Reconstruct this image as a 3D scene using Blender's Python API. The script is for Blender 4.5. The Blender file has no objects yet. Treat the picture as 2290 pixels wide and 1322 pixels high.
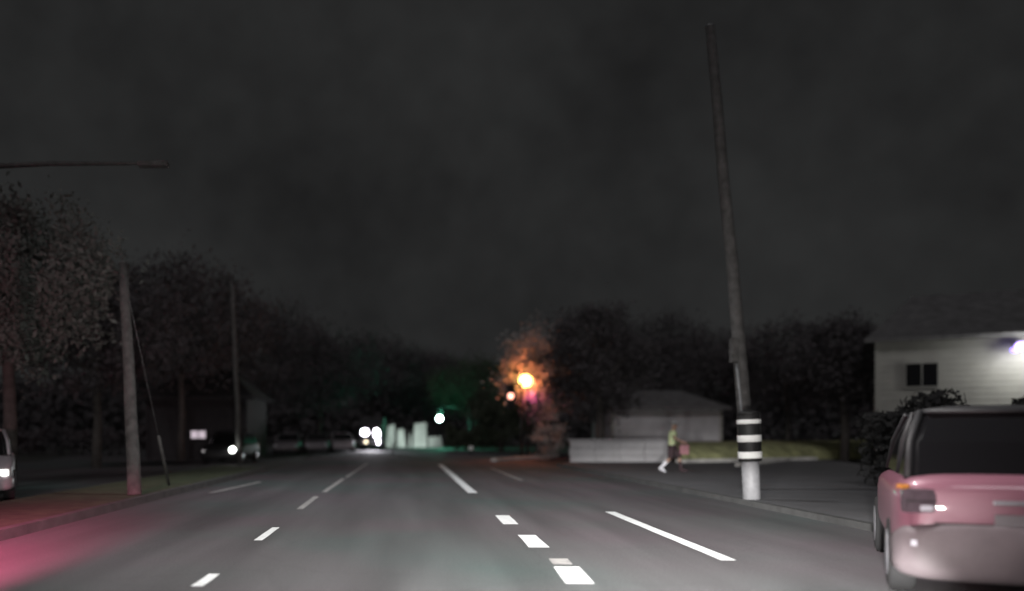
import bpy, bmesh, math, random
from mathutils import Vector, Matrix
R = math.radians
random.seed(7)
S = bpy.context.scene
COL = S.collection

# ------------------------------------------------------------------ camera
H = 1.36; F = 1983.0; VX = 905.0; VY = 972.0
cd = bpy.data.cameras.new('camera'); cam = bpy.data.objects.new('camera', cd); COL.objects.link(cam)
cam.location = (0, 0, H); cam.rotation_euler = (R(90), 0, 0)
cd.sensor_width = 36; cd.lens = 36*F/2290
cd.shift_x = (1145-VX)/2290; cd.shift_y = (VY-661)/2290
cd.clip_start = .1; cd.clip_end = 3000
cd.dof.use_dof = True; cd.dof.focus_distance = 12.0; cd.dof.aperture_fstop = 0.36
S.camera = cam
# ------------------------------------------------------------------ world: overcast night sky lit by the town
w = bpy.data.worlds.new('World'); S.world = w; w.use_nodes = True
nt = w.node_tree; nt.nodes.clear()
out = nt.nodes.new('ShaderNodeOutputWorld'); bg = nt.nodes.new('ShaderNodeBackground')
tc = nt.nodes.new('ShaderNodeTexCoord'); n1 = nt.nodes.new('ShaderNodeTexNoise'); n2 = nt.nodes.new('ShaderNodeTexNoise')
n1.inputs['Scale'].default_value = 3.2; n1.inputs['Detail'].default_value = 3
n2.inputs['Scale'].default_value = 26; n2.inputs['Detail'].default_value = 2
mx = nt.nodes.new('ShaderNodeMath'); mx.operation = 'MULTIPLY_ADD'; mx.inputs[1].default_value = .28
cr = nt.nodes.new('ShaderNodeValToRGB')
cr.color_ramp.elements[0].position = .42; cr.color_ramp.elements[0].color = (.0128, .0128, .0130, 1)
cr.color_ramp.elements[1].position = .85; cr.color_ramp.elements[1].color = (.0245, .0250, .0250, 1)
nt.links.new(tc.outputs['Generated'], n1.inputs['Vector']); nt.links.new(tc.outputs['Generated'], n2.inputs['Vector'])
nt.links.new(n2.outputs['Fac'], mx.inputs[0]); nt.links.new(n1.outputs['Fac'], mx.inputs[2])
nt.links.new(mx.outputs[0], cr.inputs['Fac']); nt.links.new(cr.outputs['Color'], bg.inputs['Color'])
bg.inputs['Strength'].default_value = 1.0
nt.links.new(bg.outputs[0], out.inputs[0])
vs = S.view_settings
S.display_settings.display_device = 'sRGB'; vs.view_transform = 'Standard'; vs.look = 'None'
vs.exposure = 0; vs.gamma = 1; vs.use_curve_mapping = False

def lamp(name, kind, loc, power, color, aim=None, size=.1, cone=60, blend=.6, parent=None):
    l = bpy.data.lights.new(name, kind); l.energy = power; l.color = color
    l.shadow_soft_size = size
    if kind == 'SPOT': l.spot_size = R(cone); l.spot_blend = blend
    o = bpy.data.objects.new(name, l); COL.objects.link(o); o.location = loc
    if aim is not None:
        o.rotation_euler = (Vector(aim)-Vector(loc)).to_track_quat('-Z', 'Y').to_euler()
    return o
# the two headlamps of the car the picture is taken from
for s in (-.68, .68):
    lamp('headlamp_beam', 'SPOT', (s, .9, .72), 3600, (1, .97, .93), (s+1.2, 22, -.6), .09, 70, .9)
    b_ = lamp('headlamp_beam', 'SPOT', (s, .92, .72), 13000, (1, .98, .95), (s+6.3, 20, -2.15), .09, 19, .4); b_.scale = (1.55, 1, 1)
# street lamps above the frame, their poles and heads are built below
LAMP1 = (1.3, 9.0, 8.6); LAMP2 = (-0.6, 20.5, 12.0)
lamp('street_lamp_light', 'SPOT', (LAMP1[0], LAMP1[1], LAMP1[2]-.25), 4500, (1, .97, .95), (LAMP1[0]+.3, 10.5, 0), .25, 100, .9)
lamp('street_lamp_light', 'SPOT', (LAMP2[0], LAMP2[1], LAMP2[2]-.25), 3600, (.97, .98, 1), (LAMP2[0]+1.5, 23, 0), .25, 104, .9)
# soft fill added to lift the dark trees, from behind the camera
sl = bpy.data.lights.new('tree_fill', 'SUN'); sl.energy = .42; sl.angle = R(14); sl.color = (1, .95, .98)
so = bpy.data.objects.new('tree_fill', sl); COL.objects.link(so); so.rotation_euler = (R(52), 0, R(-14))
# red light bar of the car alongside
lamp('red_beacon_light', 'SPOT', (-4.35, 2.2, 1.62), 46000, (1, .13, .30), (-5.0, 7.9, -.3), .12, 32, 1)
lamp('red_beacon_light', 'SPOT', (-4.3, 1.9, 1.72), 2600, (1, .42, .50), (-9.9, 23, 3.2), .12, 26, 1)
lamp('red_beacon_light', 'SPOT', (-3.1, 2.2, 1.64), 420, (1, .12, .24), (5.4, 8.3, 1.1), .10, 19, .8)

# ------------------------------------------------------------------ helpers
def P(px, py, d): return Vector(((px-VX)/F*d, d, H-(py-VY)/F*d))
def G(px, py, z=0.0):
    d = F*(H-z)/(py-VY); return Vector(((px-VX)/F*d, d, z))

def mat(name, col, rough=.8, metal=0, var=.25, scale=4.0, bump=0.0, bscale=60, emit=None, strength=0, spec=.5, coat=0, col2=None):
    m = bpy.data.materials.new(name); m.use_nodes = True
    t = m.node_tree; b = t.nodes['Principled BSDF']
    b.inputs['Roughness'].default_value = rough; b.inputs['Metallic'].default_value = metal
    b.inputs['Specular IOR Level'].default_value = spec; b.inputs['Coat Weight'].default_value = coat
    c = Vector(col)
    if var > 0:
        tc = t.nodes.new('ShaderNodeTexCoord'); n = t.nodes.new('ShaderNodeTexNoise')
        n.inputs['Scale'].default_value = scale; n.inputs['Detail'].default_value = 6; n.inputs['Roughness'].default_value = .65
        r = t.nodes.new('ShaderNodeValToRGB'); r.color_ramp.elements[0].position = .32; r.color_ramp.elements[1].position = .7
        a = c*(1-var); d = Vector(col2) if col2 else c*(1+var)
        r.color_ramp.elements[0].color = (*a, 1); r.color_ramp.elements[1].color = (*d, 1)
        t.links.new(tc.outputs['Object'], n.inputs['Vector']); t.links.new(n.outputs['Fac'], r.inputs['Fac'])
        t.links.new(r.outputs['Color'], b.inputs['Base Color'])
    else: b.inputs['Base Color'].default_value = (*c, 1)
    if bump > 0:
        tc2 = t.nodes.new('ShaderNodeTexCoord'); n2 = t.nodes.new('ShaderNodeTexNoise'); bp = t.nodes.new('ShaderNodeBump')
        n2.inputs['Scale'].default_value = bscale; n2.inputs['Detail'].default_value = 4
        bp.inputs['Strength'].default_value = bump; bp.inputs['Distance'].default_value = .02
        t.links.new(tc2.outputs['Object'], n2.inputs['Vector']); t.links.new(n2.outputs['Fac'], bp.inputs['Height'])
        t.links.new(bp.outputs['Normal'], b.inputs['Normal'])
    if emit:
        b.inputs['Emission Color'].default_value = (*emit, 1); b.inputs['Emission Strength'].default_value = strength
    return m

def asphalt():
    m = mat('asphalt', (.062, .062, .064), .82, var=0, bump=.5, bscale=90, spec=.35)
    t = m.node_tree; b = t.nodes['Principled BSDF']
    tc = t.nodes.new('ShaderNodeTexCoord')
    def noise(sc, det, vec=None):
        n = t.nodes.new('ShaderNodeTexNoise'); n.inputs['Scale'].default_value = sc; n.inputs['Detail'].default_value = det
        t.links.new(vec or tc.outputs['Object'], n.inputs['Vector']); return n
    mp = t.nodes.new('ShaderNodeMapping'); mp.inputs['Scale'].default_value = (1.3, .10, 1)
    t.links.new(tc.outputs['Object'], mp.inputs['Vector'])
    big = noise(.16, 3); wear = noise(1.0, 3, mp.outputs['Vector']); fine = noise(38, 3)
    r = t.nodes.new('ShaderNodeValToRGB'); e = r.color_ramp.elements
    e[0].position = .34; e[0].color = (.088, .070, .080, 1)
    e[1].position = .66; e[1].color = (.060, .082, .079, 1)
    k = e.new(.5); k.color = (.080, .078, .081, 1)
    t.links.new(big.outputs['Fac'], r.inputs['Fac'])
    mr = t.nodes.new('ShaderNodeMapRange'); mr.inputs[1].default_value = .3; mr.inputs[2].default_value = .7; mr.inputs[3].default_value = .72; mr.inputs[4].default_value = 1.22
    t.links.new(wear.outputs['Fac'], mr.inputs[0])
    mr2 = t.nodes.new('ShaderNodeMapRange'); mr2.inputs[1].default_value = .3; mr2.inputs[2].default_value = .7; mr2.inputs[3].default_value = .8; mr2.inputs[4].default_value = 1.2
    t.links.new(fine.outputs['Fac'], mr2.inputs[0])
    mm = t.nodes.new('ShaderNodeMath'); mm.operation = 'MULTIPLY'
    vo = t.nodes.new('ShaderNodeTexVoronoi'); vo.feature = 'DISTANCE_TO_EDGE'; vo.inputs['Scale'].default_value = .42
    wn = noise(1.4, 4); wv = t.nodes.new('ShaderNodeVectorMath'); wv.operation = 'MULTIPLY_ADD'; wv.inputs[1].default_value = (1.1, 1.1, 0)
    t.links.new(wn.outputs['Color'], wv.inputs[0]); t.links.new(tc.outputs['Object'], wv.inputs[2]); t.links.new(wv.outputs[0], vo.inputs['Vector'])
    ck = t.nodes.new('ShaderNodeMapRange'); ck.inputs[1].default_value = .002; ck.inputs[2].default_value = .016; ck.inputs[3].default_value = .93; ck.inputs[4].default_value = 1
    t.links.new(vo.outputs['Distance'], ck.inputs[0])
    m0 = t.nodes.new('ShaderNodeMath'); m0.operation = 'MULTIPLY'; t.links.new(mr.outputs[0], m0.inputs[0]); t.links.new(ck.outputs[0], m0.inputs[1])
    t.links.new(m0.outputs[0], mm.inputs[0]); t.links.new(mr2.outputs[0], mm.inputs[1])
    vm = t.nodes.new('ShaderNodeVectorMath'); vm.operation = 'SCALE'
    t.links.new(r.outputs['Color'], vm.inputs[0]); t.links.new(mm.outputs[0], vm.inputs['Scale'])
    t.links.new(vm.outputs[0], b.inputs['Base Color'])
    return m

M = dict(
    asphalt=asphalt(),
    concrete=mat('concrete', (.105, .105, .11), .9, var=.18, scale=.8, bump=.3, bscale=40),
    kerb=mat('kerb_concrete', (.06, .06, .06), .9, var=.3, scale=2.5, bump=.4),
    kerbwhite=mat('painted_kerb', (.55, .54, .52), .8, var=.35, scale=1.2, bump=.3),
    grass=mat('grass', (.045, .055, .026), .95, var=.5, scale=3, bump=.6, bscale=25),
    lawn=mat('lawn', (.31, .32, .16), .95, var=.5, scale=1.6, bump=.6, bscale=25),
    soil=mat('soil', (.03, .03, .026), .95, var=.4, scale=.5),
    paint=mat('road_paint', (.72, .74, .74), .75, var=.16, scale=7, bump=.3),
    paintold=mat('worn_road_paint', (.33, .32, .31), .8, var=.35, scale=5, bump=.3),
    wood=mat('weathered_wood', (.078, .075, .073), .9, var=.4, scale=6, bump=.5),
    steel=mat('galvanised_steel', (.22, .225, .23), .6, .3, var=.2),
    black=mat('black_plastic', (.012, .012, .012), .6, var=.2),
    white=mat('white_plastic', (.20, .20, .21), .55, var=.14, scale=7),
    band=mat('white_reflective_band', (.88, .88, .86), .5, var=.05),
    tyre=mat('rubber', (.015, .015, .016), .9, var=.2),
    rim=mat('alloy', (.25, .25, .27), .4, .7, var=.1),
    glass=mat('dark_glass', (.008, .008, .009), .08, var=0, spec=.6),
    bark=mat('bark', (.07, .062, .058), .95, var=.4, scale=5, bump=.8, bscale=12),
    leaf=mat('leaves', (.045, .055, .035), .8, var=.45, scale=1.2),
    leafleft=mat('grey_green_leaves', (.11, .12, .11), .85, var=.3, scale=.8),
    leafdark=mat('dark_leaves', (.062, .056, .060), .85, var=.4, scale=1.2),
    leafblack=mat('hedge_leaves', (.03, .03, .03), .85, var=.4, scale=1.2),
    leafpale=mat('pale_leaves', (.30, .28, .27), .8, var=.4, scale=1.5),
    wall=mat('render_wall', (.46, .455, .47), .9, var=.14, scale=.9, bump=.2),
    siding=mat('painted_siding', (.30, .30, .275), .75, var=.14, scale=1.0),
    garage=mat('garage_siding', (.46, .46, .47), .8, var=.2, scale=.7),
    roof=mat('roof_shingle', (.12, .12, .122), .95, var=.3, scale=2, bump=.5),
    panelpale=mat('pale_panel', (.52, .56, .53), .8, var=.2, scale=.8),
    housedark=mat('dark_house_wall', (.02, .018, .02), .9, var=.3),
    red=mat('red_lens', (.35, .02, .03), .3, var=0),
    amber=mat('amber_lens', (.6, .25, .05), .3, var=0),
    clear=mat('clear_lens', (.6, .6, .66), .2, var=0),
)
def emis(name, c, s): return mat(name, (.05, .05, .05), .5, var=0, emit=c, strength=s)

def link(name, me, m, parent=None, smooth=False):
    o = bpy.data.objects.new(name, me); COL.objects.link(o)
    if m is not None: me.materials.append(m)
    if parent: o.parent = parent
    if smooth: me.polygons.foreach_set('use_smooth', [True]*len(me.polygons))
    return o
def obj(name, bm, m, parent=None, smooth=False):
    bmesh.ops.recalc_face_normals(bm, faces=bm.faces)
    me = bpy.data.meshes.new(name); bm.to_mesh(me); bm.free()
    return link(name, me, m, parent, smooth)
def thing(name, label, cat, loc=(0, 0, 0), rz=0, group=None):
    o = bpy.data.objects.new(name, None); COL.objects.link(o); o.location = loc; o.rotation_euler = (0, 0, rz)
    return tag(o, label, cat, group)
def tag(o, label, cat, group=None):
    o['label'] = label; o['category'] = cat
    if group: o['group'] = group
    return o
def structure(o): o['kind'] = 'structure'; return o
def box(bm, c, s, rz=0, bevel=0):
    r = bmesh.ops.create_cube(bm, size=1, matrix=Matrix.Translation(c) @ Matrix.Rotation(rz, 4, 'Z') @ Matrix.Diagonal((*s, 1)))
    if bevel:
        es = list({e for v in r['verts'] for e in v.link_edges})
        bmesh.ops.bevel(bm, geom=es, offset=bevel, segments=2, affect='EDGES', profile=.7)
def boxo(name, c, s, m, parent=None, rz=0, bevel=0):
    bm = bmesh.new(); box(bm, c, s, rz, bevel); return obj(name, bm, m, parent)
def tube(bm, pts, rads, seg=12, cap=True):
    pts = [Vector(p) for p in pts]; rings = []
    for i, p in enumerate(pts):
        d = (pts[min(i+1, len(pts)-1)]-pts[max(i-1, 0)]).normalized()
        a = d.orthogonal() if abs(d.z) < .9 else Vector((1, 0, 0)); a = (a-d*a.dot(d)).normalized(); b = d.cross(a)
        if i and (a.dot(pa) < 0): a = -a; b = -b
        pa = a
        r = rads[i] if hasattr(rads, '__len__') else rads
        ra, rb = r if hasattr(r, '__len__') else (r, r)
        rings.append([bm.verts.new(p+a*math.cos(t)*ra+b*math.sin(t)*rb) for t in [2*math.pi*k/seg for k in range(seg)]])
    for q, s in zip(rings, rings[1:]):
        for k in range(seg): bm.faces.new((q[k], q[(k+1) % seg], s[(k+1) % seg], s[k]))
    if cap: bm.faces.new(rings[0][::-1]); bm.faces.new(rings[-1])
def tubeo(name, pts, rads, m, parent=None, seg=12, smooth=True):
    bm = bmesh.new(); tube(bm, pts, rads, seg); return obj(name, bm, m, parent, smooth)
def poly(name, pts, m, z=None):
    bm = bmesh.new(); bm.faces.new([bm.verts.new((p[0], p[1], p[2] if z is None else z)) for p in pts])
    o = obj(name, bm, m)
    if o.data.polygons[0].normal.z < 0: o.data.flip_normals()
    return o
def slab(name, pts, z0, z1, m, parent=None):
    bm = bmesh.new(); a = [bm.verts.new((p[0], p[1], z0)) for p in pts]; b = [bm.verts.new((p[0], p[1], z1)) for p in pts]
    bm.faces.new(a); bm.faces.new(b)
    for i in range(len(a)): j = (i+1) % len(a); bm.faces.new((a[i], a[j], b[j], b[i]))
    return obj(name, bm, m, parent)
def strip(name, p, q, width, m, z=.004):
    p = Vector((p[0], p[1], 0)); q = Vector((q[0], q[1], 0)); d = (q-p).normalized(); n = Vector((-d.y, d.x, 0))*width/2
    # slightly ragged painted line
    bm = bmesh.new(); k = max(2, int((q-p).length/.35)); L = []; Rr = []
    for i in range(k+1):
        c = p.lerp(q, i/k); a = 1+random.uniform(-.06, .06); b = 1+random.uniform(-.06, .06)
        L.append(bm.verts.new((*(c+n*a).xy, z))); Rr.append(bm.verts.new((*(c-n*b).xy, z)))
    for i in range(k): bm.faces.new((L[i], L[i+1], Rr[i+1], Rr[i]))
    o = obj(name, bm, m); o.data.update()
    if o.data.polygons[0].normal.z < 0: o.data.flip_normals()
    return o

# ------------------------------------------------------------------ setting
structure(poly('ground', [(-700, -60), (700, -60), (700, 1200), (-700, 1200)], M['soil'], -.03))
structure(poly('road', [(-5.15, -12), (6.55, -12), (6.55, 46), (40, 64), (40, 78), (6.5, 66), (5.5, 95), (-9, 95), (-5.15, 46)], M['asphalt'], 0))
structure(poly('opposite_road', [(-19, -12), (-7.5, -12), (-7.5, 60), (-11, 95), (-30, 95), (-19, 46)], M['asphalt'], -.008))
structure(slab('grass_verge', [(-7.5, -12), (-5.31, -12), (-5.31, 33), (-7.5, 36)], -.02, .12, M['grass']))
structure(slab('kerb', [(-5.30, -12), (-5.15, -12), (-5.15, 33), (-5.30, 33.1)], -.02, .14, M['kerb']))
structure(slab('kerb', [(6.55, -12), (6.70, -12), (6.70, 38), (6.55, 38.3)], -.02, .10, M['kerb']))
structure(slab('pavement', [(6.71, -12), (17, -12), (17, 30), (28, 66), (24, 67), (12.6, 40.4), (7.5, 40.5), (6.71, 38)], -.02, .10, M['concrete']))
# grass bank behind the pavement on the right
def bank(name, front, h, depth, m):
    bm = bmesh.new(); rows = []
    n = 24
    for j in range(6):
        row = []
        for i in range(n+1):
            t = i/n*(len(front)-1); k = min(int(t), len(front)-2); p = Vector(front[k]).lerp(Vector(front[k+1]), t-k)
            y = p.y+depth*(j/5)**2; z = .08+h*min(1, j*.45)+.06*j+random.uniform(-.03, .03)*(j > 0)
            row.append(bm.verts.new((p.x*(1+.01*j), y, z)))
        rows.append(row)
    for a, b in zip(rows, rows[1:]):
        for i in range(n): bm.faces.new((a[i], a[i+1], b[i+1], b[i]))
    return structure(obj(name, bm, m, smooth=True))
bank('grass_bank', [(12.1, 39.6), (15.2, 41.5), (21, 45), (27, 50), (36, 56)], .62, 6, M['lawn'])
# pale kerbs of the side street
def kerb_line(pts, wd, h, m):
    for p, q in zip(pts, pts[1:]):
        p = Vector((p[0], p[1], 0)); q = Vector((q[0], q[1], 0)); d = (q-p).normalized(); n = Vector((-d.y, d.x, 0))*wd
        structure(slab('kerb', [p, q, q+n, p+n], -.02, h, m))
kerb_line([(4.6, 44.5), (9.4, 54)], .3, .17, M['kerbwhite'])
kerb_line([(12.2, 39.4), (15.0, 40.9), (20.5, 44.0)], .22, .25, M['kerbwhite'])
kerb_line([(13.3, 35.2), (18.3, 42.5), (27.5, 54)], .18, .22, M['kerbwhite'])

# painted markings (each one lies on the road)
for a, b, wd, m in [((440, 1312), (480, 1284), .11, 'paint'), ((577, 1209), (617, 1180), .11, 'paint'),
                    ((670, 1139), (707, 1111), .12, 'paintold'), ((724, 1101), (768, 1071), .12, 'paintold'), ((774, 1068), (822, 1036), .12, 'paintold'),
                    ((984, 1039), (1058, 1103), .22, 'paint'), ((1123, 1153), (1143, 1173), .24, 'paint'),
                    ((1178, 1197), (1206, 1225), .25, 'paint'), ((1248, 1250), (1259, 1263), .20, 'paintold'), ((1265, 1268), (1299, 1306), .26, 'paint'),
                    ((1364, 1145), (1630, 1254), .17, 'paint'), ((1098, 1047), (1168, 1075), .10, 'paintold'),
                    ((470, 1103), (582, 1078), .12, 'paintold')]:
    structure(strip('lane_marking', G(*a), G(*b), wd, M[m]))
structure(strip('lane_marking', G(350, 1372), G(412, 1331), .11, M['paint']))
structure(strip('lane_marking', G(1330, 1340), G(1390, 1400), .26, M['paint']))

# ------------------------------------------------------------------ trees
def leaves(c, rad, n, size, seed, hole=0.0):
    rnd = random.Random(seed); vs_, fs = [], []
    cl = []
    for i in range(max(10, n//90)):
        while True:
            v = Vector((rnd.uniform(-1, 1), rnd.uniform(-1, 1), rnd.uniform(-1, 1)))
            if hole < v.length < 1: break
        cl.append((Vector((v.x*rad[0], v.y*rad[1], v.z*rad[2])), rnd.uniform(.16, .36)*max(rad)))
    for i in range(n):
        cc, cr_ = rnd.choice(cl)
        p = Vector(c)+cc+Vector((rnd.gauss(0, 1), rnd.gauss(0, 1), rnd.gauss(0, .8)))*cr_*.5
        a = Vector((rnd.gauss(0, 1), rnd.gauss(0, 1), rnd.gauss(0, 1))).normalized(); b = a.orthogonal().normalized()
        s = size*rnd.uniform(.6, 1.4); k = len(vs_)
        vs_ += [p-a*s, p+b*s*.45, p+a*s, p-b*s*.45]; fs.append((k, k+1, k+2, k+3))
    me = bpy.data.meshes.new('crown'); me.from_pydata([tuple(v) for v in vs_], [], fs); return me
def tree(px, d, ztop, rw, label, leaf='leafdark', cat='tree', n=2600, name='tree', trunk_r=.17, lean=0, crown_h=None, seed=None, group=None, size=.22):
    if size > .12: n = int(n*2.3); size *= .62
    x = (px-VX)/F*d; seed = seed or int(px*3+d)
    rnd = random.Random(seed)
    t = thing(name, label, cat, (x, d, -.03), 0, group)
    ch = crown_h or ztop*.62; zc = ztop-ch/2
    top = Vector((lean, 0, zc+ch*.2))
    bm = bmesh.new()
    tube(bm, [(0, 0, -.1), (lean*.2+.06, 0, zc*.35), (lean*.6-.05, .05, zc*.75), top], [trunk_r*1.25, trunk_r, trunk_r*.8, trunk_r*.3], 10)
    obj('trunk', bm, M['bark'], t, True)
    for k in range(6):
        a = rnd.uniform(0, 6.28); s = Vector((lean*.6, 0, zc*.7+rnd.uniform(-.1, .25)*ch)); e = s+Vector((math.cos(a)*rw*.7, math.sin(a)*rw*.7, ch*rnd.uniform(.15, .4)))
        tubeo('branch', [s, s.lerp(e, .5)+Vector((0, 0, -.15)), e], [trunk_r*.42, trunk_r*.28, .02], M['bark'], t, 7)
    cm = leaves((lean, 0, zc), (rw, rw, ch/2), n, size, seed); link('crown', cm, M[leaf], t)
    return t
tree(18, 23, 7.6, 2.6, 'big leafy tree at the left edge of the picture, tinted red by the beacon', 'leafleft', n=17000, size=.085)
tree(215, 36, 8.2, 3.2, 'dark broad tree behind the leftmost leaning wooden pole', seed=5, n=4200)
tree(405, 47, 10.4, 4.4, 'tall dark tree above the lit window on the left', seed=11, n=4600)
tree(590, 64, 10.8, 5.0, 'dark tree right of the thin far pole on the left', n=4500)
tree(715, 84, 11.0, 6.0, 'dark rounded tree above the faint row of parked cars', n=4500, size=.3)
tree(830, 104, 12.5, 6.5, 'dark tree rising behind the oncoming truck headlights', n=4500, size=.3)
tree(950, 112, 11.5, 6.5, 'dark tree directly behind the pale lit panels at the road end', n=4500, size=.3)
tree(1062, 98, 9.6, 5.0, 'dark green tree beside the green traffic light', 'leaf', n=5200, size=.26)
tree(1120, 70, 5.2, 2.6, 'low green bushy tree below and left of the orange lamp', 'leaf', n=2600, crown_h=4.2)
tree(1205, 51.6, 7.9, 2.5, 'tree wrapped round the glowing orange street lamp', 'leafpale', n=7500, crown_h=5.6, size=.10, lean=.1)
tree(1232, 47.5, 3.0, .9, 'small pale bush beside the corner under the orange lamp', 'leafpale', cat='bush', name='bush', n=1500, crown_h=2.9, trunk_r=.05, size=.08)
tree(1340, 46, 8.0, 2.6, 'dark trunked tree rising behind the low grey wall', n=4200, crown_h=5.6, trunk_r=.22)
tree(1452, 78, 11.5, 5.6, 'tall dark tree behind the grey garage', n=4600, size=.28)
tree(1585, 66, 9.0, 4.5, 'dark tree standing to the right of the grey garage', n=4600)
tree(1760, 58, 8.6, 4.2, 'dark tree right of the tall leaning pole', n=4600)
tree(1888, 44, 7.0, 2.3, 'dark tree in front of the left corner of the pale house', n=3600, trunk_r=.2)

lt_ = [o for o in COL.objects if o.get('label', '').startswith('tree wrapped')][0]
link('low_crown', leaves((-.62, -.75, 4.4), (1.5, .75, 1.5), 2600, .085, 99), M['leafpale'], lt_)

def hedge(name, x0, x1, y, dpt, h, n, label, size=.1, m='leafdark'):
    rnd = random.Random(int(x0*7)); v, f = [], []
    for i in range(n):
        p = Vector((rnd.uniform(x0, x1), y+rnd.uniform(0, dpt), 0)); top = h*(.85+.12*math.sin(p.x*2.1)+.08*math.sin(p.x*5+1))
        p.z = top*math.sqrt(rnd.random())
        a = Vector((rnd.gauss(0, 1), rnd.gauss(0, 1), rnd.gauss(0, 1))).normalized(); b = a.orthogonal().normalized(); s = size*rnd.uniform(.6, 1.4); k = len(v)
        v += [p-a*s, p+b*s*.5, p+a*s, p-b*s*.5]; f.append((k, k+1, k+2, k+3))
    me = bpy.data.meshes.new(name); me.from_pydata([tuple(q) for q in v], [], f)
    return tag(link(name, me, M[m]), label, 'hedge')
hedge('hedge', 11.2, 20.5, 20.5, 1.6, 2.3, 17000, 'dark shoulder high hedge behind the pinkish car on the right', m='leafblack')
hedge('hedge', -30, -9.5, 58, 2, 1.9, 9000, 'dark hedge far behind the opposite road on the left', .16)
hedge('hedge', 3.6, 8.6, 76, 2, 2.2, 5000, 'low green hedge at the bend under the green traffic light', .13, 'leaf')

def woods(name, x0, x1, d0, d1, h, n):
    rnd = random.Random(3); v, f = [], []
    for i in range(n):
        t_ = rnd.random(); x = x0+(x1-x0)*t_; y = rnd.uniform(d0, d1)
        hh = h*(.72+.16*math.sin(x*.11)+.10*math.sin(x*.31+2)+.05*math.sin(x*.83))
        z = hh*rnd.random()**.8
        a = Vector((rnd.gauss(0, 1), rnd.gauss(0, .5), rnd.gauss(0, 1))).normalized(); b = a.orthogonal().normalized(); s = rnd.uniform(.25, .6); k = len(v)
        v += [(x+a.x*s, y+a.y*s, z+a.z*s), (x+b.x*s*.7, y+b.y*s*.7, z+b.z*s*.7), (x-a.x*s, y-a.y*s, z-a.z*s), (x-b.x*s*.7, y-b.y*s*.7, z-b.z*s*.7)]; f.append((k, k+1, k+2, k+3))
    me = bpy.data.meshes.new(name); me.from_pydata(v, [], f); o = link(name, me, M['leafdark'])
    tag(o, 'dark band of far woods closing the street behind all the houses', 'woods'); o['kind'] = 'stuff'
woods('far_woods', -130, 170, 130, 150, 13, 75000)

# ------------------------------------------------------------------ poles
def pole(base, top, r0, r1, label, name='utility_pole', group=None, extra=None):
    t = thing(name, label, 'utility pole', base, 0, group)
    v = Vector(top)-Vector(base); n = 6
    tubeo('shaft', [v*(i/n)+Vector((random.uniform(-.02, .02) if 0 < i < n else 0, 0, 0)) for i in range(n+1)], [r0+(r1-r0)*i/n for i in range(n+1)], M['wood'], t, 14)
    tubeo('cap', [v, v*1.006], [r1*1.1, r1*.5], M['steel'], t, 12)
    return t
b = G(301, 1107, .12); p1 = pole(b, P(276, 590, 19.9), .145, .10, 'leftmost wooden utility pole, leaning, standing in the grass verge')
g0 = Vector((-.12, .05, 4.0)); g1 = G(378, 1086, .12)-b
tubeo('guy_wire', [g0, g1], .004, M['steel'], p1, 6)
tubeo('guy_guard', [g1.lerp(g0, .0), g1.lerp(g0, .30)], .035, M['wood'], p1, 8)
pole(Vector(((536-VX)/F*41, 41, 0)), P(520, 640, 41), .13, .1, 'thin dark far utility pole between the lit window and the truck lights')
b = Vector(((1681-VX)/F*20.4, 20.4, .10)); p3 = pole(b, P(1588, 60, 20.4), .165, .105, 'tall leaning utility pole rising behind the banded white post')
vdir = (P(1588, 60, 20.4)-b).normalized()
c = vdir*3.2+Vector((-.17, -.12, 0)); boxo('meter_box', c, (.15, .2, .55), M['wood'], p3, bevel=.02)
tubeo('conduit', [vdir*.1+Vector((-.1, -.16, 0)), vdir*2.9+Vector((-.14, -.14, 0))], .03, M['steel'], p3, 8)

# banded marker post
base = G(1681, 1117, .10)
t = thing('marker_post', 'white post with black sleeve and three white reflective bands by the kerb', 'bollard', base)
t.rotation_euler = (0, R(-2.2), 0)
def ring(name, z0, z1, r, m, rb=None):
    rb = rb if rb is not None else .012
    return tubeo(name, [(0, 0, z0), (0, 0, z0+rb), (0, 0, z1-rb), (0, 0, z1)], [r-rb, r, r, r-rb], m, t, 28)
ring('base_tube', 0, .78, .165, M['white'])
ring('sleeve', .74, 1.66, .215, M['black'])
tubeo('cap', [(0, 0, 1.655), (0, 0, 1.70), (0, 0, 1.74)], [.222, .20, .08], M['black'], t, 28)
for z in (.80, 1.12, 1.47): ring('reflective_band', z, z+.13 if z < 1.4 else z+.085, .224, M['band'], .006)

# street lamps above the frame and the bare mast arm on the left
def street_lamp(base, head, label):
    t = thing('street_lamp', label, 'street lamp', base)
    h = Vector(head)-Vector(base)
    tubeo('pole', [(0, 0, 0), (0, 0, h.z*.93)], [.12, .08], M['steel'], t)
    tubeo('arm', [(0, 0, h.z*.92), (h.x*.4, h.y*.4, h.z*1.0), (h.x*.92, h.y*.92, h.z+.05)], [.06, .05, .04], M['steel'], t)
    boxo('lamp_head', h+Vector((0, 0, .02)), (.62, .3, .14), M['steel'], t, bevel=.03)
    boxo('lens', h+Vector((0, 0, -.07)), (.4, .2, .03), emis('lamp_lens', (1, .97, .93), 20), t)
street_lamp((7.6, 7.5, .1), LAMP1, 'grey street lamp just above the right edge of the picture, arm over the road')
street_lamp((-7.0, 13.0, .12), LAMP2, 'grey street lamp left of the picture with a long arm over the near lanes')
t = thing('mast_arm_pole', 'unlit street lamp with a long horizontal arm high at the left edge', 'pole', (-9.6, 18, 0))
tubeo('shaft', [(0, 0, 0), (0, 0, 6.9)], [.13, .1], M['steel'], t)
tubeo('arm', [(0, 0, 6.75), (2.4, 0, 6.86), (4.2, 0, 6.86)], [.06, .05, .035], M['wood'], t)
boxo('lamp_head', (4.5, 0, 6.84), (.6, .24, .10), M['wood'], t, bevel=.03)

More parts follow.
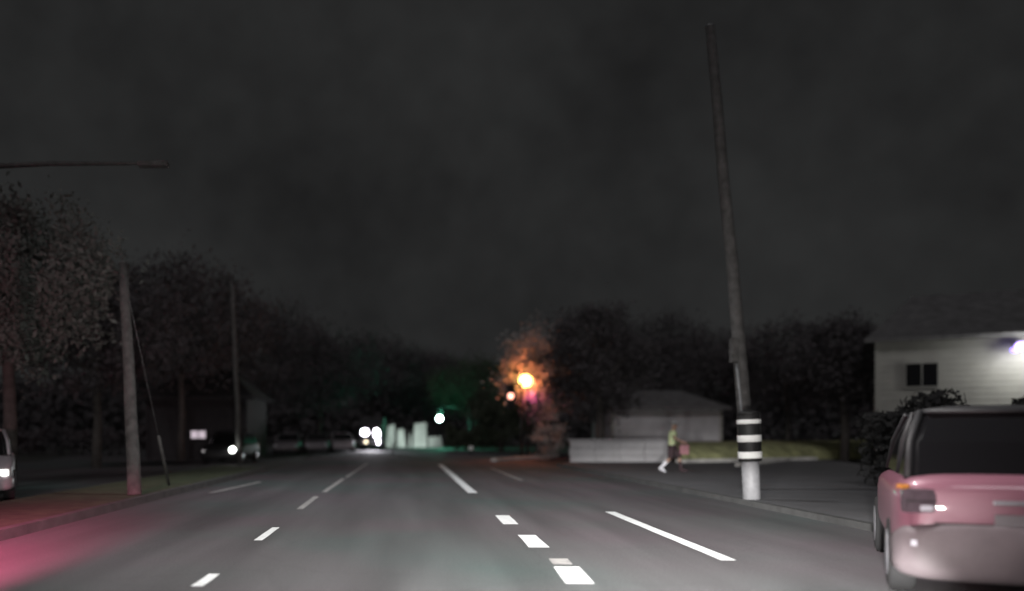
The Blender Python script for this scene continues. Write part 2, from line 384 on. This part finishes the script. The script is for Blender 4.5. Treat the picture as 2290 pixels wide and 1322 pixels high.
# ------------------------------------------------------------------ cars
def prof(bm, stations, nseg=20, ex=.42):
    """loft of rounded-rectangle sections: (y, halfwidth, zbottom, ztop[, xcentre])"""
    rings = []
    for y, w_, z0, z1 in stations:
        r = []
        for k in range(nseg):
            a = 2*math.pi*(k+.5)/nseg; cx, sz = math.cos(a), math.sin(a)
            r.append(bm.verts.new((w_*math.copysign(abs(cx)**ex, cx), y, (z0+z1)/2+(z1-z0)/2*math.copysign(abs(sz)**ex, sz))))
        rings.append(r)
    for q, s in zip(rings, rings[1:]):
        for k in range(nseg): bm.faces.new((q[k], q[(k+1) % nseg], s[(k+1) % nseg], s[k]))
    bm.faces.new(rings[0]); bm.faces.new(rings[-1])
def make_car(label, loc, heading, paint, L=4.5, W=1.82, Ht=1.5, belt=.98, lower=None, name='parked_car', head=None, tail=None, group=None, cat='car', roofm=None, indm=None):
    """origin at the middle of the REAR axle line end; car points to +y, rear face at y=0"""
    t = thing(name, label, cat, loc, heading, group)
    hw = W/2; lower = lower or paint
    bm = bmesh.new()
    prof(bm, [(0.03, hw*.80, .52, belt-.10), (.06, hw*.90, .44, belt-.03), (.16, hw*.965, .38, belt+.01), (.6, hw, .32, belt+.02), (L*.5, hw*1.01, .30, belt), (L*.72, hw, .30, belt-.03),
              (L*.86, hw*.98, .32, belt-.12), (L-.22, hw*.93, .34, belt-.22), (L-.06, hw*.82, .38, belt-.30), (L, hw*.70, .44, belt-.38)], 36, .34)
    body = obj('body', bm, paint, t, True)
    bm = bmesh.new()
    prof(bm, [(-.07, hw*.80, .25, .62), (-.03, hw*.93, .21, .65), (.08, hw*1.0, .19, .66), (.34, hw*1.02, .19, .60), (.42, hw*.99, .28, .52)], 28, .35)
    obj('bumper', bm, lower, t, True)
    bm = bmesh.new()
    prof(bm, [(L-.42, hw*.99, .28, .50), (L-.3, hw*1.0, .24, .55), (L-.04, hw*.93, .24, .56), (L+.04, hw*.8, .28, .5)], 28, .35)
    obj('bumper', bm, lower, t, True)
    # cabin : glass volume, then painted roof and pillars
    rings = []; bm = bmesh.new(); gz = belt-.03
    def sec(z, y0, y1, w_):
        pts = [(-w_*.9, y0), (-w_, y0+.18), (-w_, y1-.35), (-w_*.86, y1), (w_*.86, y1), (w_, y1-.35), (w_, y0+.18), (w_*.9, y0)]
        return [bm.verts.new((x, y, z)) for x, y in pts]
    a = sec(gz, .22, L*.76, hw*.90); m_ = sec((gz+Ht)/2, .42, L*.66, hw*.85); c_ = sec(Ht-.05, .72, L*.56, hw*.75)
    for q, s in ((a, m_), (m_, c_)):
        for k in range(8): bm.faces.new((q[k], q[(k+1) % 8], s[(k+1) % 8], s[k]))
    bm.faces.new(c_); obj('window_glass', bm, M['glass'], t)
    bm = bmesh.new(); a = sec(Ht-.055, .66, L*.57, hw*.765); b_ = sec(Ht-.01, .74, L*.54, hw*.70); c2 = sec(Ht+.015, .95, L*.49, hw*.5)
    for q, s in ((a, b_), (b_, c2)):
        for k in range(8): bm.faces.new((q[k], q[(k+1) % 8], s[(k+1) % 8], s[k]))
    bm.faces.new(c2); bm.faces.new(a[::-1]); obj('roof', bm, roofm or paint, t, True)
    for s in (-1, 1):
        for (y0, y1) in ((.27, .74), (L*.30, L*.31), (L*.74, L*.54)):
            tubeo('pillar', [(s*hw*.885, y0+.02, gz), (s*hw*.845, (y0+y1)/2+.03, (gz+Ht)/2), (s*hw*.75, y1+.03, Ht-.04)], .03, roofm or paint, t, 8)
        # lamps
        lt = boxo('tail_lamp', (s*hw*.80, .05, belt-.20), (hw*.30, .12, .20), tail or M['red'], t, rz=-s*R(22), bevel=.055)
        boxo('lens_divider', (s*hw*.80, .0, belt-.20), (hw*.26, .03, .012), M['black'], lt, rz=-s*R(22))
        boxo('reversing_lamp', (s*hw*.76, -.015, belt-.255), (hw*.10, .03, .045), M['clear'], lt, rz=-s*R(20), bevel=.012)
        boxo('reflector', (s*hw*.80, -.045, .50), (hw*.16, .02, .045), M['clear'], lt, rz=-s*R(8))
        boxo('indicator', (s*hw*.93, .10, belt-.09), (hw*.07, .08, .035), M['amber'], lt, rz=-s*R(30), bevel=.01)
        boxo('headlight', (s*hw*.72, L-.10, belt-.38), (hw*.32, .16, .13), head or M['clear'], t, rz=s*R(18), bevel=.03)
        for ya in (.82, L-.85):
            bm = bmesh.new(); x0 = s*(hw-.20); x1 = s*(hw+.015)
            tube(bm, [(x0, ya, .32), (x0+s*.03, ya, .32), (x1-s*.03, ya, .32), (x1, ya, .32)], [.29, .32, .32, .29], 28)
            wh = obj('wheel', bm, M['tyre'], t, True)
            tubeo('rim', [(x1-s*.02, ya, .32), (x1+s*.012, ya, .32)], [.21, .20], M['rim'], wh, 20)
    boxo('tailgate_handle', (0, .0, belt-.20), (.52, .05, .035), M['rim'], t, bevel=.01)
    boxo('badge', (0, .015, belt-.09), (.09, .03, .05), M['rim'], t, bevel=.01)
    boxo('number_plate', (0, -.01, belt-.36), (.50, .02, .14), M['white'], t)
    tubeo('exhaust', [(hw*.55, -.06, .24), (hw*.55, .3, .24)], .03, M['steel'], t, 10)
    boxo('rear_seam', (0, .012, .655), (hw*1.4, .02, .012), M['black'], t)
    return t
rose = mat('car_paint_pink_glow', (.25, .105, .145), .45, .1, var=.05, scale=2, coat=.5)  # pink glow of the red light put into the body colour
bumper_paint = mat('grey_bumper', (.135, .112, .12), .6, var=.12, scale=4)  # bumper greyer: the painted pink glow stops above it
darkc = mat('dark_car_paint', (.015, .015, .017), .6, var=.1)
smoke = mat('smoky_tail_lens', (.10, .075, .09), .25, var=.25, scale=9)
hd = R(-26)
corner = Vector((3.97, 7.15, 0)); hw = .93
c0 = corner+Matrix.Rotation(hd, 3, 'Z') @ Vector((hw*.98, 0, 0))
rcar = make_car('pale car, pink glow put into its paint, seen from behind at the right edge, turning right', c0, hd, rose, W=1.86, Ht=1.60, belt=1.03, lower=bumper_paint, name='hatchback', tail=smoke, roofm=darkc, indm=M['amber'])
palec = mat('pale_car_paint', (.45, .40, .43), .4, var=.05)
darkc = mat('dark_car_paint', (.015, .015, .017), .6, var=.1)
greyc = mat('grey_car_paint', (.12, .11, .12), .5, var=.1)
hl = emis('weak_headlight', (1, 1, .95), 2.2); hlb = emis('headlight_glow', (.93, .88, 1), 30)
# pale car cut by the left edge: front towards us
c = make_car('pale car cut off by the left edge with its front facing us', (-10.36, 21.3, 0), R(203.6), palec, L=4.4, head=hl)
# alongside car carrying the red light bar
c = make_car('white car with a red light bar alongside, just outside the left edge', (-3.72, -1.9, 0), 0, palec, name='patrol_car', head=None)
boxo('light_bar_base', (0, 1.75, 1.54), (1.1, .22, .05), M['black'], c, bevel=.01)
for s in (-.4, .4): boxo('beacon', (s, 1.75, 1.60), (.28, .2, .09), emis('red_beacon', (1, .1, .2), 12), c, bevel=.02)
# parked car with one lit headlight on the left
t = make_car('dark parked car on the left with one headlight lit', (-8.25, 45.2, 0), R(176), darkc, head=M['clear'])
o = t.children
bm = bmesh.new(); bmesh.ops.create_icosphere(bm, subdivisions=2, radius=.14, matrix=Matrix.Translation((-.66, 4.47, .66)))
obj('lit_headlight', bm, emis('lit_headlight', (.95, 1, .92), 14), t, True)
for k, (px, d, lab) in enumerate([(640, 62, 'dim parked car nearest the thin far pole in the far row'), (700, 66, 'dim parked car in the middle of the far row'), (752, 70, 'dim parked car nearest the truck lights in the far row')]):
    make_car(lab, ((px-VX)/F*d, d+4, 0), R(180+4*k), greyc if k < 2 else palec, group='dim cars parked far down the road')

# oncoming truck
t = thing('truck', 'oncoming box truck far ahead with both headlights blazing', 'truck', (-2.95, 78, 0))
boxo('cab', (0, 1.0, 1.45), (2.0, 1.9, 1.7), darkc, t, bevel=.15)
boxo('windscreen', (0, .035, 1.9), (1.7, .03, .6), M['glass'], t, bevel=.01)
boxo('cargo_box', (0, 4.6, 1.75), (2.2, 5, 2.3), darkc, t, bevel=.04)
boxo('bumper', (0, .0, .62), (2.0, .2, .28), M['steel'], t, bevel=.04)
for s in (-1, 1):
    for ya in (.9, 5.6):
        w_ = tubeo('wheel', [(s*.8, ya, .42), (s*1.05, ya, .42)], .42, M['tyre'], t, 20); tubeo('rim', [(s*1.045, ya, .42), (s*1.06, ya, .42)], .24, M['rim'], w_, 16)
def bulb(name, loc, rx, rz_, m, parent):
    bm = bmesh.new(); bmesh.ops.create_uvsphere(bm, u_segments=20, v_segments=12, radius=1, matrix=Matrix.Translation(loc) @ Matrix.Diagonal((rx, .12, rz_, 1)))
    return obj(name, bm, m, parent, True)
bulb('headlight', (-.56, -.02, 1.56), .30, .28, hlb, t); bulb('headlight', (.48, -.02, 1.46), .24, .40, hlb, t)
fog = emis('fog_lamp', (1, .86, .6), 4)
bulb('fog_lamp', (-.45, -.12, .72), .14, .12, fog, t); bulb('fog_lamp', (.62, -.12, .80), .09, .30, hlb, t)
lamp('truck_headlight_light', 'SPOT', (-2.9, 77.6, 1.2), 2200, (.95, .92, 1), (-2.6, 60, -1), .2, 60, .8)

# pale lit panels at the road end
t = thing('panel_fence', 'row of tall pale lit boards behind the road end, right of the truck', 'fence', (0, 86, 0))
for x0, x1, h, lean in [(-1.85, -1.0, 2.35, .10), (-.72, .10, 1.95, -.12), (.36, .62, 1.6, .05), (.80, 2.15, 2.55, .02), (2.3, 3.7, 1.2, -.1)]:
    bm = bmesh.new(); v = [bm.verts.new(q) for q in [(x0, 0, .1), (x1, 0, .1), (x1+lean-.08, 0, h), (x0+lean+.12, 0, h*.94)]]
    f = bm.faces.new(v); r = bmesh.ops.extrude_face_region(bm, geom=[f]); bmesh.ops.translate(bm, vec=(0, .06, 0), verts=[q for q in r['geom'] if isinstance(q, bmesh.types.BMVert)])
    obj('board', bm, M['panelpale'], t)
boxo('rail', (.9, .12, .9), (5.6, .06, .1), M['wood'], t)
for x in (-1.5, .25, 2.2): boxo('post', (x, .2, .9), (.1, .1, 1.8), M['wood'], t)
t = thing('added_floodlight', 'small lamp on a short stake, added to light the pale boards', 'added_floodlight', (.2, 82, -.02))  # lamp and its spot added only to brighten the boards
tubeo('stake', [(0, 0, 0), (0, 0, .3)], .02, M['steel'], t, 8); boxo('head', (0, 0, .34), (.2, .12, .12), M['black'], t, bevel=.02)
lamp('board_fill_light', 'SPOT', (.2, 82.15, .38), 480, (.86, 1, .93), (.3, 86, 1.3), .1, 95, .7)
t = thing('delineator', 'small white delineator post on the road just right of the truck', 'road marker', (P(878, 1010, 62).x, 62, 0))
tubeo('shaft', [(0, 0, 0), (0, 0, .8)], [.06, .045], M['white'], t, 10); tubeo('foot', [(0, 0, 0), (0, 0, .05)], .16, M['black'], t, 12)

x_ = P(1053, 1003, 60).x
t = thing('reflector_post', 'tiny pale reflector post far away in the green glow', 'road marker', (x_, 60, 0))
tubeo('shaft', [(0, 0, 0), (0, 0, .55)], .04, M['black'], t, 8); boxo('reflector', (0, -.03, .45), (.28, .03, .25), M['band'], t)

# ------------------------------------------------------------------ traffic lights
def signal(label, x, y, z, pole_x, lit, colr, strength, r=.3, z_low=3.2):
    t = thing('traffic_light', label, 'traffic light', (pole_x, y+.3, 0))
    tubeo('pole', [(0, 0, 0), (0, 0, z+.8)], [.08, .06], M['black'], t)
    if abs(pole_x-x) > .5: tubeo('mast_arm', [(0, 0, z+.7), (x-pole_x, 0, z+.75)], [.05, .035], M['black'], t)
    h = boxo('housing', (x-pole_x, -.1, z), (.5, .26, 1.3), M['black'], t, bevel=.04)
    for k, zz in enumerate((.42, 0, -.42)):
        bulb('lens', (x-pole_x, -.26, z+zz), r if k == lit else .14, r if k == lit else .14, emis('signal_lens', colr, strength) if k == lit else M['black'], h)
        bm = bmesh.new(); tube(bm, [(x-pole_x, -.23, z+zz+.02), (x-pole_x, -.48, z+zz+.03)], .17, 14, False); obj('visor', bm, M['black'], h, True)
    return t
g = P(983, 936, 90)
signal('green traffic light hanging from a thin arm far down the road', g.x, 90, g.z+.42, 6.6, 2, (.72, 1, .9), 22, .30)
lamp('green_signal_light', 'POINT', (g.x+.6, 89.0, g.z), 900, (.15, 1, .6), size=.3)
# orange lamp inside the tree
L0 = P(1175, 852, 50)
t = thing('street_lamp', 'glowing orange globe lamp on a pole, half hidden in a tree', 'street lamp', (L0.x+.15, 50.25, 0))
tubeo('pole', [(0, 0, 0), (0, 0, L0.z-.4), (-.15, -.25, L0.z-.35)], [.07, .05, .04], M['black'], t)
tubeo('collar', [(-.15, -.25, L0.z-.5), (-.15, -.25, L0.z-.36)], [.12, .2], M['black'], t, 16)
bm = bmesh.new(); bmesh.ops.create_uvsphere(bm, u_segments=24, v_segments=16, radius=.36, matrix=Matrix.Translation((-.15, -.25, L0.z)))
obj('globe', bm, emis('orange_globe', (1, .66, .16), 12), t, True)
lamp('orange_lamp_light', 'POINT', (L0.x+.1, 49.35, L0.z+.05), 420, (1, .25, .08), size=.3)
q = P(1142, 886, 49)
signal('small traffic light with a lit pink red lens below the orange globe lamp', q.x, 49, q.z, 6.5, 1, (1, .42, .30), 4, .17)
qq = P(1192, 880, 49.75)
lamp('leaf_tint_light', 'POINT', qq, 60, (1, .10, .45), size=.15)  # added magenta point among the leaves, apart from the signal lens

# ------------------------------------------------------------------ walls and houses
t = thing('low_wall', 'low light grey wall along the pavement behind the walking person', 'wall', (0, 0, 0))
pts = [(7.6, 40.5), (9.0, 40.8), (10.5, 41.0), (12.2, 40.6)]
x = 7.6; k = 0
while x < 12.2:                                   # wall built of wide blocks with open joints
    for row in range(3):
        x1 = min(x+1.15, 12.25); boxo('block', ((x+x1)/2+(.0 if row % 2 else .04), 41+.02*((k*7+row*3) % 3), .22+row*.34), (x1-x-.02, .22, .325), M['wall'], t, bevel=.012)
    x += 1.15; k += 1
boxo('coping', (9.92, 41.0, 1.12), (4.75, .32, .06), M['wall'], t, bevel=.01)

def siding_house(label, x0, x1, y, z1, bh, m, name='house', depth=8, ridge=2.4, windows=(), garage=None, rot=0, trim=None, roofmat=None):
    trim = trim or M['siding']; roofmat = roofmat or M['roof']
    w_ = x1-x0; t = thing(name, label, 'house', (x0+w_/2*math.cos(R(rot)), y+w_/2*math.sin(R(rot)), 0), R(rot))
    boxo('wall', (0, depth/2+.06, z1/2), (w_, depth, z1), m, t)
    n = int(z1/bh)
    b0 = None
    for i in range(n):
        bm = bmesh.new(); z0 = i*bh
        v = [bm.verts.new(q) for q in [(-w_/2, -.014, z0), (w_/2, -.014, z0), (w_/2, .0, z0+bh*.97), (-w_/2, .0, z0+bh*.97), (-w_/2, .05, z0), (w_/2, .05, z0), (w_/2, .05, z0+bh*.97), (-w_/2, .05, z0+bh*.97)]]
        for f in ((0, 1, 2, 3), (4, 7, 6, 5), (0, 4, 5, 1), (3, 2, 6, 7), (0, 3, 7, 4), (1, 5, 6, 2)): bm.faces.new([v[j] for j in f])
        obj('board', bm, m, t)
    for s in (-1, 1): boxo('corner_trim', (s*w_/2, -.01, z1/2), (.16, .14, z1), trim, t)
    ov = .5
    bm = bmesh.new(); a = [(-w_/2-ov, -ov, z1), (w_/2+ov, -ov, z1), (w_/2+ov, depth+ov, z1), (-w_/2-ov, depth+ov, z1), (-w_/2+1.6, depth/2, z1+ridge), (w_/2-1.6, depth/2, z1+ridge)]
    v = [bm.verts.new(q) for q in a]
    for f in ((0, 1, 5, 4), (1, 2, 5), (2, 3, 4, 5), (3, 0, 4), (0, 3, 2, 1)): bm.faces.new([v[j] for j in f])
    obj('roof', bm, roofmat, t)
    boxo('fascia', (0, -ov-.03, z1-.08), (w_+2*ov, .04, .18), roofmat, t)
    for (cx, cz, ww, hh, lit) in windows:
        f = boxo('window', (cx, -.07, cz), (ww+.2, .06, hh+.2), trim, t, bevel=.01)
        boxo('pane', (cx, -.11, cz), (ww, .02, hh), lit or M['glass'], f)
        boxo('glazing_bar', (cx, -.13, cz), (.04, .03, hh), trim, f)
    if garage:
        cx, ww, hh = garage; g_ = boxo('garage_door', (cx, -.05, hh/2), (ww, .06, hh), m, t)
        for i in range(4): boxo('door_panel', (cx, -.09, hh*(i+.5)/4), (ww-.1, .03, hh/4-.05), m, g_, bevel=.01)
    return t
siding_house('pale boarded house at the right edge with a blue white lamp under its eave', 21.3, 33, 40, 5.65, .26, M['siding'], rot=-27, windows=[(-4.1, 4.0, 1.2, 1.0, None), (-1.0, 1.5, 1.4, 1.2, None), (-4.0, 1.5, 1.2, 1.3, None)])
siding_house('low grey boarded garage behind the low wall and the walking person', 12.9, 19.6, 55, 3.05, .22, M['garage'], name='garage', depth=6, ridge=1.2, garage=(-1.2, 2.6, 2.3))
siding_house('dark house on the left with one lit pinkish window', -13.9, -4.0-4.6, 48, 3.4, .24, M['housedark'], depth=7, ridge=1.8, trim=M['housedark'], roofmat=M['housedark'],
             windows=[(-11.15+11.25, 1.36, .78, .40, emis('lit_window', (.9, .76, .86), .62))])
# lamp under the eave of the pale house
e = P(2284, 772, 37.0)
t = thing('wall_lamp', 'blue white lamp glowing under the eave of the pale house', 'wall lamp', e)
boxo('bracket', (0, .3, .1), (.08, .5, .06), M['black'], t)
bulb('bulb', (0, 0, -.05), .28, .2, emis('blue_bulb', (.50, .38, 1), 4), t)
bulb('reflector', (-.25, .05, -.2), .18, .12, emis('violet_glow', (.3, .2, 1), 3), t)  # not a reflector: glowing blob added for the lamp's violet halo
lamp('wall_lamp_light', 'POINT', (e.x, 36.3, e.z-.35), 230, (.98, .97, .92), size=.35)

# ------------------------------------------------------------------ person
shirtm = mat('yellow_green_shirt', (.62, .70, .40), .85, var=.12, scale=9)
skinm = mat('skin', (.36, .22, .16), .6, var=.08); hairm = mat('grey_cap', (.22, .22, .22), .9, var=.1)
shortm = mat('dark_shorts', (.05, .03, .035), .9, var=.2); sockm = mat('white_socks', (.75, .75, .8), .8, var=.05); bagm = mat('dull_pink_bag', (.34, .16, .18), .8, var=.2)
base = G(1503, 1056, .1)
t = thing('person', 'person walking in yellow green top, dark shorts and white socks, one leg coloured dark for shade, holding a pink bag', 'person', base, R(-118))
t.scale = (1.0, 1.0, .98)
# joints; person faces local +y ; stride along y
J = dict(pel=(0, 0, .93), waist=(0, .0, 1.08), chest=(0, .03, 1.30), neck=(0, .05, 1.46), head=(0, .08, 1.56), crown=(0, .08, 1.68),
         ls=(-.17, .03, 1.40), le=(-.25, -.12, 1.15), lw=(-.22, .06, .96), rs=(.17, .03, 1.40), re=(.27, .14, 1.16), rw=(.25, .34, 1.06),
         lh=(-.09, 0, .88), lk=(-.10, .22, .50), la=(-.10, .28, .09), lt=(-.10, .46, .045),
         rh=(.09, 0, .88), rk=(.10, -.04, .48), ra=(.10, -.36, .14), rt=(.10, -.22, .03))
E = [('pel', 'waist'), ('waist', 'chest'), ('chest', 'neck'), ('neck', 'head'), ('head', 'crown'), ('chest', 'ls'), ('ls', 'le'), ('le', 'lw'), ('chest', 'rs'), ('rs', 're'), ('re', 'rw'),
     ('pel', 'lh'), ('lh', 'lk'), ('lk', 'la'), ('la', 'lt'), ('pel', 'rh'), ('rh', 'rk'), ('rk', 'ra'), ('ra', 'rt')]
RD = dict(pel=.14, waist=.12, chest=.14, neck=.055, head=.095, crown=.075, ls=.06, le=.042, lw=.03, rs=.06, re=.042, rw=.03, lh=.095, lk=.06, la=.042, lt=.035, rh=.095, rk=.06, ra=.042, rt=.035)
V = {k: Vector(v) for k, v in J.items()}
# hands: five fingers each
def hand(w_, d, side, wn):
    d = d.normalized(); n = d.orthogonal().normalized(); s = d.cross(n)
    palm = V[w_]+d*.08; V[wn+'p'] = palm; RD[wn+'p'] = .033; E.append((w_, wn+'p'))
    for k, (o_, ln) in enumerate(((-.03, .06), (-.01, .072), (.01, .068), (.03, .052))):
        a = palm+s*o_+d*.03; b_ = a+d*ln*.6+n*.015; c_ = b_+d*ln*.4+n*.03
        for nm, q, r in ((f'{wn}{k}a', a, .010), (f'{wn}{k}b', b_, .009), (f'{wn}{k}c', c_, .008)): V[nm] = q; RD[nm] = r
        E.extend([(wn+'p', f'{wn}{k}a'), (f'{wn}{k}a', f'{wn}{k}b'), (f'{wn}{k}b', f'{wn}{k}c')])
    a = V[w_]+d*.04+s*.045*side; b_ = a+d*.04+n*.02; V[wn+'ta'] = a; V[wn+'tb'] = b_; RD[wn+'ta'] = .012; RD[wn+'tb'] = .010
    E.extend([(wn+'p', wn+'ta'), (wn+'ta', wn+'tb')])
hand('lw', Vector((0, .3, -1)), 1, 'lhn'); hand('rw', Vector((0, 1, -.5)), -1, 'rhn')
names = list(V); me = bpy.data.meshes.new('body'); me.from_pydata([tuple(V[k]) for k in names], [(names.index(a), names.index(b)) for a, b in E], [])
body = link('body', me, skinm, t)
bm = bmesh.new(); bm.from_mesh(me); ly = bm.verts.layers.skin.verify(); bm.verts.ensure_lookup_table()
for i, k in enumerate(names): bm.verts[i][ly].radius = (RD[k], RD[k]*(.8 if k in ('chest', 'waist', 'pel') else 1)); bm.verts[i][ly].use_root = (k == 'pel')
bm.to_mesh(me); bm.free()
sk = body.modifiers.new('skin', 'SKIN'); sk.use_smooth_shade = True; body.modifiers.new('sub', 'SUBSURF').levels = 1; body.modifiers['sub'].render_levels = 2
def P2(k): return V[k]
bm = bmesh.new()
tube(bm, [(0, 0, .90), (0, 0, 1.0), (0, .02, 1.2), (0, .03, 1.36), (0, .05, 1.45)], [(.175, .13), (.17, .125), (.185, .135), (.20, .125), (.07, .065)], 18)
for s in 'lr': tube(bm, [V[s+'s']*.98+Vector((0, 0, .0)), V[s+'s'].lerp(V[s+'e'], .3), V[s+'s'].lerp(V[s+'e'], .75)], [.075, .075, .07], 12)
obj('shirt', bm, shirtm, t, True)
bm = bmesh.new(); tube(bm, [(0, 0, .80), (0, 0, .90), (0, 0, .95)], [(.185, .14), (.18, .14), (.165, .125)], 16)
for s in 'lr': tube(bm, [V[s+'h'], V[s+'h'].lerp(V[s+'k'], .5), V[s+'h'].lerp(V[s+'k'], 1.02)], [.11, .105, .10], 14)
obj('shorts', bm, shortm, t, True)
for s in 'lr':
    tubeo('sock', [V[s+'k'].lerp(V[s+'a'], .35), V[s+'k'].lerp(V[s+'a'], .7), V[s+'a']], [.062, .055, .05], sockm if s == 'r' else shortm, t, 12)  # left sock and shoe dark: shade on that leg put into colour
    bm = bmesh.new(); a, b_ = V[s+'a'], V[s+'t']; dr = (b_-a).normalized()
    tube(bm, [a-dr*.06+Vector((0, 0, -.03)), a+Vector((0, 0, -.025)), a.lerp(b_, .6), b_+dr*.05], [(.035, .04), (.055, .05), (.05, .04), (.02, .02)], 12); obj('shoe', bm, sockm if s == 'r' else shortm, t, True)
bm = bmesh.new(); bmesh.ops.create_uvsphere(bm, u_segments=18, v_segments=10, radius=1, matrix=Matrix.Translation((0, .075, 1.65)) @ Matrix.Diagonal((.108, .122, .095, 1)))
for v in list(bm.verts):
    if v.co.z < 1.625: v.co.z = 1.625
box(bm, (0, .20, 1.63), (.14, .12, .015)); obj('cap', bm, hairm, t, True)
for s in (-1, 1):
    bm = bmesh.new(); bmesh.ops.create_uvsphere(bm, u_segments=8, v_segments=6, radius=.013, matrix=Matrix.Translation((s*.035, .168, 1.59))); obj('eye', bm, M['black'], t, True)
    bm = bmesh.new(); bmesh.ops.create_uvsphere(bm, u_segments=8, v_segments=6, radius=1, matrix=Matrix.Translation((s*.098, .075, 1.58)) @ Matrix.Diagonal((.012, .02, .032, 1))); obj('ear', bm, skinm, t, True)
tubeo('nose', [(0, .165, 1.59), (0, .192, 1.555)], [.008, .016], skinm, t, 8); boxo('mouth', (0, .166, 1.525), (.045, .012, .01), bagm, t)
b = thing('bag', 'dull pink bag hanging from the hand of the walking person', 'bag', base+Matrix.Rotation(R(-118), 3, 'Z') @ Vector((.25, .44, .60)))
bm = bmesh.new(); box(bm, (0, 0, .16), (.30, .14, .32), 0, .04); obj('bag_body', bm, bagm, b, True)
tubeo('strap', [(-.1, 0, .31), (-.05, 0, .42), (.05, 0, .42), (.1, 0, .31)], .01, bagm, b, 6)
